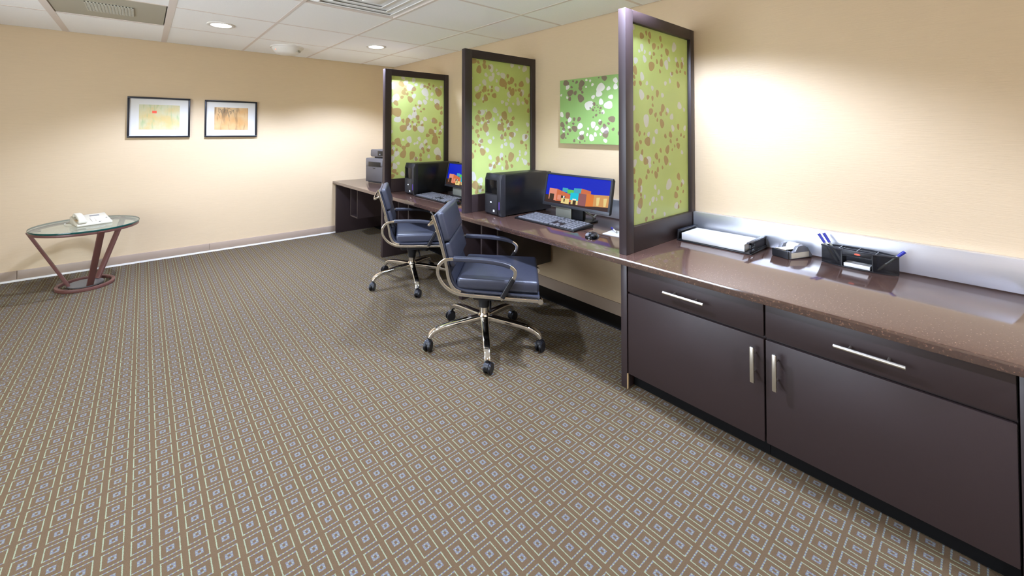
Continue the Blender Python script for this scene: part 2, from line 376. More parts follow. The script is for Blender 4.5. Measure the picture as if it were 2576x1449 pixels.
far_brown="194 1063 15,173 1027 21,226 1008 13,296 1029 11,271 944 26,152 966 15,70 898 22,9 832 15,91 785 41,10 764 13,141 1130 25,323 1078 21,473 1121 13,541 1150 13,607 1136 11,518 1110 13,559 1093 9,688 1053 35,665 880 29,731 863 14,731 794 16,346 877 8,407 875 12,468 837 12,330 806 8,424 804 9,170 690 16,238 692 23,374 732 21,303 674 11,228 640 16,167 594 31,339 590 24,276 618 11,391 671 12,444 638 13,358 633 8,619 694 28,714 656 18,637 602 14,573 558 27,714 538 17,620 519 18,519 508 18,634 441 37,700 482 9,98 439 31,37 417 16,138 391 12,240 395 20,185 359 20,86 337 11,23 309 20,172 280 31,300 276 30,421 264 15,505 400 12,448 344 15,466 300 13,534 322 17,680 226 27,355 219 17,421 207 15,279 227 11,19 165 14,60 87 20,96 57 12,25 30 20"
far_white="23 1090 25,204 1144 22,258 1092 31,317 1186 19,355 1132 15,439 1124 21,479 1050 35,588 1032 15,80 962 31,24 918 14,318 988 20,401 917 21,485 921 21,513 970 15,580 959 14,652 1100 20,730 1129 13,665 929 29,324 834 19,390 855 15,330 759 28,265 734 21,102 703 29,480 715 19,436 671 17,250 608 28,430 586 32,331 642 15,607 693 17,744 617 16,631 558 16,720 558 16,11 552 14,256 464 26,398 470 17,171 458 11,493 433 19,432 368 25,370 416 13,332 407 11,43 358 16,89 298 24,545 361 16,668 304 37,716 229 15,18 233 24,540 241 16,349 220 19,110 179 14,64 141 24,163 53 20,167 1202 17"
art_brown="66 557 27,146 566 9,187 554 13,240 536 28,129 513 11,227 490 17,111 459 28,169 455 17,246 457 12,109 404 16,231 402 31,468 561 22,411 571 6,364 350 14,326 315 8,353 297 11,430 310 10,370 315 6,395 335 5,405 319 6,420 287 6,422 268 7,446 266 8,384 249 11,356 232 7,386 287 5,87 261 25,158 223 14,212 222 18,75 191 13,150 180 11,23 173 23,40 132 16,112 120 15,166 133 26,88 85 10,30 63 25,64 47 8,158 24 12,238 58 24,270 26 7,219 12 8,538 212 26,424 182 17,505 176 11,467 151 18,545 127 12,474 84 27"
art_white="88 519 20,287 563 10,327 554 10,351 518 12,284 502 8,433 487 35,506 473 16,567 536 20,569 478 20,409 432 25,354 407 16,528 399 19,82 419 11,308 336 37,434 359 22,507 332 33,451 273 16,13 446 10,16 269 21,109 219 20,223 160 25,98 147 13,40 114 13,356 172 24,304 135 10,392 140 18,421 202 12,473 122 31,235 93 21,295 80 11,376 81 16,340 51 25,475 31 16,206 49 13,429 84 10"
# ------------------------------------------------------------------ the room
XR, YF, ZC, XL, YB = 3.116, 5.733, 2.451, -2.45, -2.6
ZD = 0.736
struct(B().box(XL - 0.1, XR + 0.1, YB - 0.1, YF + 0.1, -0.1, 0.0).obj('floor', 'carpet', smooth=False))
struct(B().box(XL - 0.1, XR + 0.1, YF, YF + 0.1, 0.0, ZC + 0.15).obj('wall_far', 'wall', smooth=False))
struct(B().box(XR, XR + 0.1, YB - 0.1, YF, 0.0, ZC + 0.15).obj('wall_right', 'wall', smooth=False))
struct(B().box(XL, XR, YB - 0.1, YB, 0.0, ZC + 0.15).obj('wall_back', 'wall', smooth=False))
# side wall with a wide window, outside the picture
WY0, WY1, WZ0, WZ1 = 0.95, 3.45, 0.45, 2.30
wb = B()
for a in ((YB - 0.1, WY0, 0, ZC + 0.15), (WY1, YF, 0, ZC + 0.15), (WY0, WY1, 0, WZ0), (WY0, WY1, WZ1, ZC + 0.15)): wb.box(XL - 0.1, XL, a[0], a[1], a[2], a[3])
struct(wb.obj('wall_left', 'wall', smooth=False))
win = bpy.data.objects.new('window_1', None); COL.objects.link(win); struct(win); win.location = (XL - 0.05, (WY0 + WY1) / 2, WZ0)
ww, wh = (WY1 - WY0) / 2, WZ1 - WZ0
for a in ((-ww, ww, 0, 0.05), (-ww, ww, wh - 0.05, wh)): B().box(-0.03, 0.03, a[0], a[1], a[2], a[3]).obj('window_frame', 'white', win, smooth=False)
for k in range(3):
    yy = -ww + 0.025 + k * (2 * ww - 0.05) / 2
    B().box(-0.03, 0.03, yy - 0.025, yy + 0.025, 0.05, wh - 0.05).obj('window_frame', 'white', win, smooth=False)
for k in range(2):
    y0_ = -ww + 0.05 + k * (2 * ww - 0.05) / 2; y1_ = y0_ + (2 * ww - 0.05) / 2 - 0.05
    B().box(-0.003, 0.003, y0_, y1_, 0.05, wh - 0.05).obj('pane', 'pane', win, smooth=False)
pl = bpy.data.lights.new('window_portal', 'AREA'); pl.shape = 'RECTANGLE'; pl.size = wh; pl.size_y = 2 * ww; pl.cycles.is_portal = True
po = bpy.data.objects.new('window_portal', pl); COL.objects.link(po); po.location = (XL - 0.11, (WY0 + WY1) / 2, (WZ0 + WZ1) / 2); po.rotation_euler = (0, -PI / 2, 0)

ceiling = struct(B().box(XL, XR, YB, YF, ZC + 0.06, ZC + 0.12).obj('ceiling', 'tile', smooth=False))
gx = [XL, -2.23, -1.43, -0.63, 0.171, 0.969, 1.757, 2.559, XR]
gy = [YB, -2.29, -1.50, -0.70, 0.09, 0.88, 1.67, 2.459, 3.242, 4.046, 4.841, YF]
wide = {-0.63: 0.052, 0.171: 0.052}
for x in gx[1:-1]:
    w = wide.get(x, 0.026) / 2
    B().box(x - w, x + w, YB, YF, ZC, ZC + 0.03).obj('grid_tee', 'tee', ceiling, smooth=False)
for y in gy[1:-1]:
    B().box(XL, XR, y - 0.012, y + 0.012, ZC + 0.0006, ZC + 0.03).obj('grid_tee', 'tee', ceiling, smooth=False)
for i in range(len(gx) - 1):
    for j in range(len(gy) - 1):
        if (gx[i], gy[j]) in ((-0.63, 4.046), (0.969, 2.459)): continue
        B().box(gx[i] + 0.008, gx[i + 1] - 0.008, gy[j] + 0.008, gy[j + 1] - 0.008, ZC + 0.0015, ZC + 0.02).obj('ceiling_tile', 'tile', ceiling, smooth=False)

# far baseboard in sections, with its pale bottom strip
bb = struct(B().box(XL, 2.19, YF - 0.006, YF, 0.0, 0.10).obj('baseboard_far', 'base', smooth=False))
sx = [XL, -0.935, 0.646, 2.19]
for a, c in zip(sx, sx[1:]):
    B().box(a + 0.002, c - 0.002, YF - 0.014, YF - 0.006, 0.018, 0.102, 0.003).obj('baseboard_section', 'base', bb)
B().box(XL, 2.19, YF - 0.02, YF - 0.006, 0.0, 0.017).obj('floor_strip', 'white', bb, smooth=False)
struct(B().box(XL, XL + 0.012, YB, YF - 0.03, 0.0, 0.1).obj('baseboard_left', 'base', smooth=False))
struct(B().box(XL + 0.02, XR, YB, YB + 0.012, 0.0, 0.1).obj('baseboard_back', 'base', smooth=False))
# furred-out wall below the worktop, its baseboard and the black floor strips in the knee spaces
struct(B().box(2.968, XR, 1.306, YF, 0.0, ZD - 0.04).obj('trim_1', 'wall', smooth=False))
struct(B().box(2.958, 2.968, 1.306, YF, 0.0, 0.105).obj('baseboard_right', 'base', smooth=False))
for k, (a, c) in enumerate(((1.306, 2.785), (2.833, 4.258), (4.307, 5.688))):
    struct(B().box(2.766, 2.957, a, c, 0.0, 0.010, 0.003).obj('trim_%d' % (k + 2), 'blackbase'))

# ------------------------------------------------------------------ recessed ceiling lamps
def downlight(x, y, label):
    t = thing('recessed_downlight', label, 'ceiling light', (x, y, ZC), 0, 'recessed ceiling downlights')
    B().lathe([(0.086, 0.004), (0.086, -0.006), (0.105, -0.010), (0.118, -0.004), (0.118, 0.004)], 40).obj('trim_ring', 'white', t)
    B().lathe([(0.0, -0.0035), (0.087, -0.0035), (0.087, 0.003), (0.0, 0.003)], 40).obj('lens', 'lens', t)
    l = bpy.data.lights.new('bulb', 'SPOT'); l.energy = LAMP_W; l.color = LAMP_COL; l.shadow_soft_size = 0.08
    l.spot_size = math.radians(134); l.spot_blend = 0.42
    o = bpy.data.objects.new('bulb', l); COL.objects.link(o); o.parent = t; o.location = (0, 0, -0.02)
    return t
for (x, y, lb) in ((0.57, 4.45, 'lit round downlight in the tile beside the grey return air grille'), (2.175, 4.45, 'lit round downlight above the printer desk'),
                   (2.175, 1.26, 'lit round downlight above the divider beside the paper tray'), 
                   (0.57, -1.93, 'added unseen round downlight in the tile nearest the blank back wall'), (0.57, 2.06, 'lit round downlight over the open carpet beside the air diffuser'), (2.175, -1.93, 'added unseen round downlight in the corner where the cabinet wall meets the back wall'), (-1.03, -1.93, 'added unseen round downlight in the corner where the window wall meets the back wall')):  # row by the back wall is unseen, added to brighten the room
    downlight(x, y, lb)

# return grille, supply diffuser, smoke detector
t = thing('return_air_grille', 'taupe return air grille set in the ceiling grid', 'air grille', (-0.2295, 4.4435, ZC))
w, d = 0.366, 0.378
B().box(-w, w, -d, d, 0.004, 0.02).obj('face_panel', 'grille', t, smooth=False)
g = B()
for k in range(15):
    g.box(-0.15 + 0.021 * k, -0.141 + 0.021 * k, -0.15, 0.16, -0.003, 0.006)
for k in range(15):
    g.box(-0.15, 0.153, -0.15 + 0.021 * k, -0.141 + 0.021 * k, -0.0025, 0.006)
c = g.obj('egg_crate_core', 'grille2', t, smooth=False); c['kind'] = 'stuff'
t = thing('air_diffuser', 'white square ceiling diffuser with stepped louvres', 'air diffuser', (1.363, 2.8505, ZC))
B().box(-0.378, 0.378, -0.375, 0.375, 0.012, 0.03).obj('back_plate', 'tile', t, smooth=False)
for k, s in enumerate((0.36, 0.28, 0.20, 0.12)):
    f = B(); wq = 0.05; zt, zb = 0.010, -0.004
    for a in range(4):
        ca, sa = math.cos(a * PI / 2), math.sin(a * PI / 2)
        R = lambda x, y, z: (x * ca - y * sa, x * sa + y * ca, z)
        f.poly([R(s, -s, zt), R(s, s, zt), R(s - wq, s - wq, zb), R(s - wq, -s + wq, zb)])
        f.poly([R(s - wq, -s + wq, zb), R(s - wq, s - wq, zb), R(s - wq - 0.006, s - wq - 0.006, zb + 0.003), R(s - wq - 0.006, -s + wq + 0.006, zb + 0.003)])
        f.poly([R(s - wq - 0.006, -s + wq + 0.006, zb + 0.003), R(s - wq - 0.006, s - wq - 0.006, zb + 0.003), R(s - 0.006, s - 0.006, zt + 0.002), R(s - 0.006, -s + 0.006, zt + 0.002)])
    f.obj('louvre', 'tile', t, smooth=False)
B().box(-0.06, 0.06, -0.06, 0.06, -0.012, 0.014, 0.004).obj('centre_plate', 'tile', t)
t = thing('smoke_detector', 'round white smoke detector with red indicator on the ceiling', 'smoke detector', (1.355, 5.16, ZC))
B().lathe([(0.0, -0.012), (0.185, -0.012), (0.19, 0.0), (0.19, 0.004), (0, 0.004)], 40).obj('base_plate', 'white', t)
B().lathe([(0.172, -0.012), (0.165, -0.03), (0.13, -0.07), (0.10, -0.085), (0.0, -0.088)], 40).obj('housing', 'white', t)
B().box(-0.146, -0.138, -0.06, -0.045, -0.05, -0.04).obj('indicator', 'led', t, smooth=False)
for a in (-0.95, -0.8, -0.65):
    B().box(0.125, 0.158, -0.008, 0.008, -0.062, -0.034, 0.003, mx=Matrix.Rotation(a, 4, 'Z')).obj('vent_slot', 'grille', t)

# ------------------------------------------------------------------ worktop, backsplash, supports
ct = B().box(2.139, XR - 0.002, -0.11, YF - 0.002, ZD - 0.038, ZD, 0.004).obj('countertop', 'counter')
tag(ct, 'long dark brown speckled worktop running along the wall', 'countertop')
for a, c, lb in ((-0.11, 1.280, 'brushed metal backsplash behind the paper tray'), (1.335, 2.783, 'brushed metal backsplash behind the monitor beside the wall canvas'), (2.835, 4.267, 'brushed metal backsplash behind the farther monitor'), (4.333, 5.72, 'brushed metal backsplash behind the printer')):
    tag(B().box(3.07, XR - 0.002, a, c, ZD + 0.0005, 0.888, 0.002).obj('backsplash', 'metal'), lb, 'backsplash', 'backsplash strips')
def panel(y0, y1, lb, x0=2.18, x1=2.956):
    t = thing('support_panel', lb, 'desk panel', (x0, (y0 + y1) / 2, 0), 0, 'support panels under the worktop')
    B().box(0, x1 - x0, (y0 - y1) / 2, (y1 - y0) / 2, 0.0, ZD - 0.039, 0.0015).obj('board', 'wood', t)
    return t
panel(5.69, 5.725, 'dark end panel under the desk against the far wall')
panel(4.26, 4.305, 'dark support panel under the desk below the farthest divider')
panel(2.787, 2.831, 'dark support panel under the desk behind the nearer office chair')
t = thing('cabinet_end_panel', 'dark end panel closing the cabinet beside the knee space', 'desk panel', (2.176, 1.284, 0))
B().box(0, XR - 0.004 - 2.176, -0.018, 0.018, 0.0, ZD - 0.039, 0.0015).obj('board', 'wood', t)
B().box(-0.001, 0.012, -0.0215, -0.0175, 0.0, 0.085).obj('edge_strip', 'tanplas', t, smooth=False)
t = thing('cabinet_end_panel', 'dark end panel at the open end of the cabinet run', 'desk panel', (2.176, -0.075, 0))
B().box(0, XR - 0.004 - 2.176, -0.024, 0.024, 0.0, ZD - 0.039, 0.0015).obj('board', 'wood', t)

def cpu_box(y0, y1, lb):
    t = thing('computer_holder', lb, 'shelf', (2.285, (y0 + y1) / 2, 0.27), 0, 'open holders hanging under the worktop')
    w = (y1 - y0) / 2; D, H, k = 0.65, 0.427, 0.018
    B().box(0, D, -w, -w + k, 0, H, 0.001).obj('side', 'wood', t)
    B().box(0, D, w - k, w, 0, H, 0.001).obj('side', 'wood', t)
    B().box(0.001, D, -w + k, w - k, 0, k).obj('bottom', 'wood', t)
    B().box(D - k, D, -w + k, w - k, k, H).obj('back', 'wood', t)
    return t
cpu_box(5.20, 5.44, 'open dark holder box hanging under the printer desk')
cpu_box(3.86, 4.10, 'open dark holder box hanging under the farther computer')
cpu_box(2.445, 2.665, 'open dark holder box hanging under the nearer computer')

# ------------------------------------------------------------------ cabinets
def bar_handle(parent, p, L, vert):
    h = B()
    if vert: h.box(-0.007, 0.007, -0.008, 0.008, -L / 2, L / 2, 0.003)
    else: h.cyl((0, -L / 2, 0), (0, L / 2, 0), 0.0075, n=12)
    for s in (-1, 1):
        q = s * L * 0.27
        h.cyl((0, 0, q) if vert else (0, q, 0), (0.042, 0, q) if vert else (0.042, q, 0), 0.0045, n=8)
    return h.obj('handle', 'steel', parent, loc=p)
def cabinet(y0, y1, lb, hy, vy):
    t = thing('base_cabinet', lb, 'cabinet', (2.179, (y0 + y1) / 2, 0)); yc = (y0 + y1) / 2; w = (y1 - y0) / 2
    B().box(0.021, 0.92, -w + 0.001, w - 0.001, 0.087, ZD - 0.04).obj('body', 'wood', t, smooth=False)
    B().box(0.065, 0.85, -w + 0.001, w - 0.001, 0.0, 0.086).obj('toe_kick', 'blackbase', t, smooth=False)
    dr = B().box(0, 0.019, -w + 0.003, w - 0.003, 0.544, 0.692, 0.003).obj('drawer', 'woodh', t)
    bar_handle(dr, (-0.044, hy - yc, 0.618), 0.192, False)
    do = B().box(0, 0.019, -w + 0.003, w - 0.003, 0.085, 0.533, 0.003).obj('door', 'woodh', t)
    bar_handle(do, (-0.044, vy - yc, 0.424), 0.155, True)
cabinet(0.616, 1.264, 'dark base cabinet below the paper tray', 0.946, 0.651)
cabinet(-0.049, 0.616, 'dark base cabinet below the desk organizer', 0.284, 0.570)

# ------------------------------------------------------------------ dividers with printed panels
from mathutils.geometry import delaunay_2d_cdt
def petal_outlines(data, scale):
    P = [tuple(float(k) / 1000 for k in s.split()) for s in data.split(',')]; out = []
    for (u, v, r) in P:
        nb = [(a, b) for a, b, q in P if 0 < math.hypot(a - u, b - v) < 0.13]
        if nb: ang = math.atan2(sum(b for a, b in nb) / len(nb) - v, sum(a for a, b in nb) / len(nb) - u)
        else: ang = u * 37
        ang += math.sin(u * 91 + v * 57) * 0.5
        pts = []
        for k in range(14):
            f = 2 * PI * k / 14; rr = r * scale * (0.95 + 0.12 * math.cos(f) + 0.09 * math.cos(3 * f)); lx, ly = rr * 1.15 * math.cos(f), rr * 0.92 * math.sin(f)
            pts.append((u + lx * math.cos(ang) - ly * math.sin(ang), v + lx * math.sin(ang) + ly * math.cos(ang)))
        out.append(pts)
    return out
def printed_sheet(name, layers, W, H, put, mats, parent):
    """one connected printed skin: every face takes the ink of the petals that cover it"""
    vs_, fs_, kind = [Vector((0, 0)), Vector((W, 0)), Vector((W, H)), Vector((0, H))], [[0, 1, 2, 3]], [0]
    for bit, outs in layers:
        for o in outs:
            q = []
            for a, c in o:
                a = min(max(a, 0.0015), W - 0.0015); c = min(max(c, 0.0015), H - 0.0015)
                if not q or abs(q[-1][0] - a) + abs(q[-1][1] - c) > 1e-4: q.append((a, c))
            area = sum(q[k][0] * q[(k + 1) % len(q)][1] - q[(k + 1) % len(q)][0] * q[k][1] for k in range(len(q)))
            if len(q) < 4 or abs(area) < 2e-5: continue
            n = len(vs_); vs_ += [Vector(p) for p in q]; fs_.append(list(range(n, n + len(q)))); kind.append(bit)
    V, E, F, ov, oe, of = delaunay_2d_cdt(vs_, [], fs_, 1, 1e-5)
    me = bpy.data.meshes.new(name); me.from_pydata([put(p.x, p.y) for p in V], [], [list(f) for f in F])
    for k in mats: me.materials.append(MT[k])
    idx = []
    for ids in of:
        b = 0
        for i in ids: b |= kind[i]
        idx.append(b)
    me.polygons.foreach_set('material_index', idx)
    o = bpy.data.objects.new(name, me); COL.objects.link(o); o.parent = parent
    return o
def divider(y0, y1, lb, brown, white):
    ym = (y0 + y1) / 2; hw = (y1 - y0) / 2; x0, x1 = 2.207, XR - 0.003
    t = thing('desk_divider', lb, 'divider', (x0, ym, ZD), 0, 'framed dividers on the worktop')
    X = x1 - x0; H = 2.175 - ZD - 0.0005; z = 0.0006
    B().box(0, 0.083, -hw, hw, z, H, 0.002).obj('stile', 'wood', t)
    B().box(X - 0.055, X, -hw, hw, z, H, 0.002).obj('stile', 'wood', t)
    B().box(0.083, X - 0.055, -hw, hw, H - 0.072, H, 0.002).obj('rail', 'woodh', t)
    B().box(0.083, X - 0.055, -hw, hw, z, 0.151, 0.002).obj('rail', 'woodh', t)
    pu, pv = X - 0.055 - 0.083, H - 0.072 - 0.151
    p = B().box(0.083, X - 0.055, -0.006, 0.006, 0.151, H - 0.072).obj('panel', 'resin', t, smooth=False)
    p['label'] = 'lime green printed resin panel'
    lay = [(1, petal_outlines(white, 1.52)), (2, petal_outlines(brown, 1.52))]
    printed_sheet('printed_interlayer', lay, pu, pv, lambda a, c: (0.083 + a, 0.0, 0.151 + c), ('ilgreen', 'ilwhite', 'ilbrown', 'ilmauve'), p)
    return t
divider(1.284, 1.330, 'dark framed lime divider beside the paper tray', near_brown, near_white)
divider(2.787, 2.831, 'dark framed lime divider between the two computer stations', mid_brown, mid_white)
divider(4.271, 4.329, 'dark framed lime divider beside the printer', far_brown, far_white)

# canvas on the right wall
t = thing('wall_canvas', 'square green canvas print with dark petals on the wall', 'wall art', (XR, 2.448, 1.34))
AU = 0.62 + 0.28
cv = B().box(-0.041, -0.003, -AU, 0.0, 0.0, 0.583, 0.002).obj('canvas', 'artgreen', t)
ab = art_brown + ',' + ','.join('%d %d %d' % (random.randint(600, 880), random.randint(20, 560), random.randint(8, 34)) for k in range(16))
aw = art_white + ',' + ','.join('%d %d %d' % (random.randint(600, 880), random.randint(20, 560), random.randint(10, 42)) for k in range(14))
printed_sheet('printed_skin', [(1, petal_outlines(aw, 1.15)), (2, petal_outlines(ab, 1.15))], AU, 0.583, lambda a, c: (-0.0415, -a, c), ('artgreen', 'petalw', 'petald', 'petaldm'), cv)

# ------------------------------------------------------------------ framed pictures on the far wall
def picture(x0, x1, z0, z1, lb, m, kind):
    t = thing('framed_picture', lb, 'picture', (x0, YF, z0)); W, H, k = x1 - x0, z1 - z0, 0.019
    for a in ((0, W, 0, k), (0, W, H - k, H)): B().box(a[0], a[1], -0.034, -0.002, a[2], a[3], 0.002).obj('frame_bar', 'blackframe', t)
    for a in ((0, k), (W - k, W)): B().box(a[0], a[1], -0.0335, -0.002, k, H - k, 0.002).obj('frame_bar', 'blackframe', t)
    B().box(k, W - k, -0.018, -0.004, k, H - k).obj('mount', 'mountwhite', t, smooth=False)
    u0, u1, v0, v1 = 0.10, W - 0.10, 0.088, H - 0.083
    pr = B().box(u0, u1, -0.0195, -0.018, v0, v1).obj('print', m, t, smooth=False)
    if kind == 1:
        B().box(u0 + 0.116, u0 + 0.156, -0.0202, -0.0195, v1 - 0.095, v1 - 0.068).obj('red_mark', 'redmark', pr, smooth=False)
    else:
        b = B()
        for k in range(34):
            a = random.uniform(u0 + 0.02, u0 + 0.24); z = v1 - abs(random.gauss(0.02, 0.03)) - 0.004; ln = random.uniform(0.02, 0.07); an = random.uniform(-2.6, -0.6)
            e = (min(max(a + ln * math.cos(an), u0), u1), max(z + ln * math.sin(an), v0))
            n = Vector((-math.sin(an), math.cos(an))) * 0.0028
            b.poly([(a + n.x, -0.0201, min(z + n.y, v1)), (a - n.x, -0.0201, min(z - n.y, v1)), (e[0], -0.0201, e[1])])
        for a in (0.07, 0.135, 0.2):
            b.poly([(u0 + a, -0.0201, v1 - 0.03), (u0 + a + 0.006, -0.0201, v1 - 0.03), (u0 + a + 0.035, -0.0201, v0 + 0.07)])
        b.obj('leaf_strokes', 'petald', pr, smooth=False)
picture(-0.139, 0.431, 1.37, 1.819, 'black framed pale yellow print with a small red mark', 'art1', 1)
picture(0.575, 1.141, 1.37, 1.815, 'black framed ochre print with dark leaf strokes', 'art2', 2)
# ------------------------------------------------------------------ round glass table and telephone
def table():
    t = thing('side_table', 'round glass side table on three splayed brown metal legs', 'table', (-0.405, 5.20, 0))
    ring = lambda r, z, sec, nm, m: B().sweep([(r * math.cos(2 * PI * k / 64), r * math.sin(2 * PI * k / 64), z) for k in range(64)], sec, closed=True).obj(nm, m, t)
    ring(0.372, 0.545, rrect(0.014, 0.010, 0.003, 2), 'top_ring', 'brownmetal')
    g = B().lathe([(0.0, 0.556), (0.384, 0.556), (0.388, 0.560), (0.388, 0.570), (0.384, 0.574), (0.0, 0.574)], 72).obj('glass_top', 'glass', t)
    B().lathe([(0.3885, 0.5575), (0.3898, 0.560), (0.3898, 0.570), (0.3885, 0.5725)], 72).obj('glass_rim', 'glassedge', g)
    ring(0.198, 0.014, rrect(0.014, 0.013, 0.003, 2), 'base_ring', 'brownmetal')
    B().lathe([(0.0, 0.014), (0.13, 0.014), (0.13, 0.022), (0.0, 0.022)], 40).obj('base_plate', 'greyglassplate', t)
    for a in (186, 289, 48):
        ar = math.radians(a); d = Vector((math.cos(ar), math.sin(ar), 0))
        p0 = d * 0.115 + Vector((0, 0, 0.02)); p1 = d * 0.385 + Vector((0, 0, 0.555))
        B().sweep([p0, p0.lerp(p1, 0.5), p1], rrect(0.024, 0.011, 0.003, 2), up=d).obj('leg', 'brownmetal', t)
    for a in (186, 289, 48):
        ar = math.radians(a)
        B().box(0.30, 0.38, -0.026, 0.026, 0.5515, 0.5555, mx=Matrix.Rotation(ar, 4, 'Z')).obj('glass_bracket', 'brownmetal', t, smooth=False)
table()

def phone():
    t = thing('desk_telephone', 'cream desk telephone on the round glass table', 'telephone', (-0.375, 5.20, 0.5745), math.radians(17))
    w, d = 0.125, 0.13
    body = B().prism([(-d, 0.002), (d, 0.002), (d, 0.062), (d - 0.02, 0.068), (-d, 0.018)], 'x', -w, w, 0.004).obj('body', 'cream', t)
    s = (0.068 - 0.018) / (2 * d - 0.02); ang = math.atan(s)
    zt = lambda y: 0.018 + (y + d) * s
    h = B()
    pts = smooth_path([(-0.085, -0.115, zt(-0.115) + 0.02), (-0.085, -0.06, zt(-0.06) + 0.032), (-0.085, 0.03, zt(0.03) + 0.034), (-0.085, 0.085, zt(0.085) + 0.022)], 4)
    h.sweep(pts, rrect(0.026, 0.012, 0.008, 3))
    for y in (-0.103, 0.075):
        h.box(-0.115, -0.055, y - 0.024, y + 0.024, zt(y) + 0.002, zt(y) + 0.03, 0.008, 3)
    h.obj('handset', 'cream', t)
    B().box(-0.118, -0.052, -0.07, 0.05, zt(-0.01) - 0.004, zt(-0.01) + 0.006, 0.002, mx=None).obj('cradle', 'tanplas', t)
    R = Matrix.Translation((0, -d, 0.018)) @ Matrix.Rotation(ang, 4, 'X')
    for r in range(4):
        for c in range(3):
            B().box(-0.012 + 0.032 * c, 0.008 + 0.032 * c, 0.03 + 0.027 * r, 0.045 + 0.027 * r, 0.0, 0.006, 0.001, mx=R).obj('key', 'white', t)
    B().box(0.0, 0.07, 0.185, 0.205, 0.0, 0.002, mx=R).obj('label_strip', 'keycap', t, smooth=False)
    for a in (0.098, 0.03): B().box(a, a + 0.012, 0.10 if a > 0.05 else 0.012, 0.107 if a > 0.05 else 0.019, 0.0, 0.003, mx=R).obj('small_button', 'grey', t, smooth=False)
    pts = smooth_path([(-0.06, 0.125, 0.03), (-0.09, 0.15, 0.006), (-0.15, 0.13, 0.006), (-0.17, 0.06, 0.006), (-0.14, -0.02, 0.008)], 5)
    B().sweep(pts, circ(0.004, 6)).obj('cord', 'cream', t)
phone()

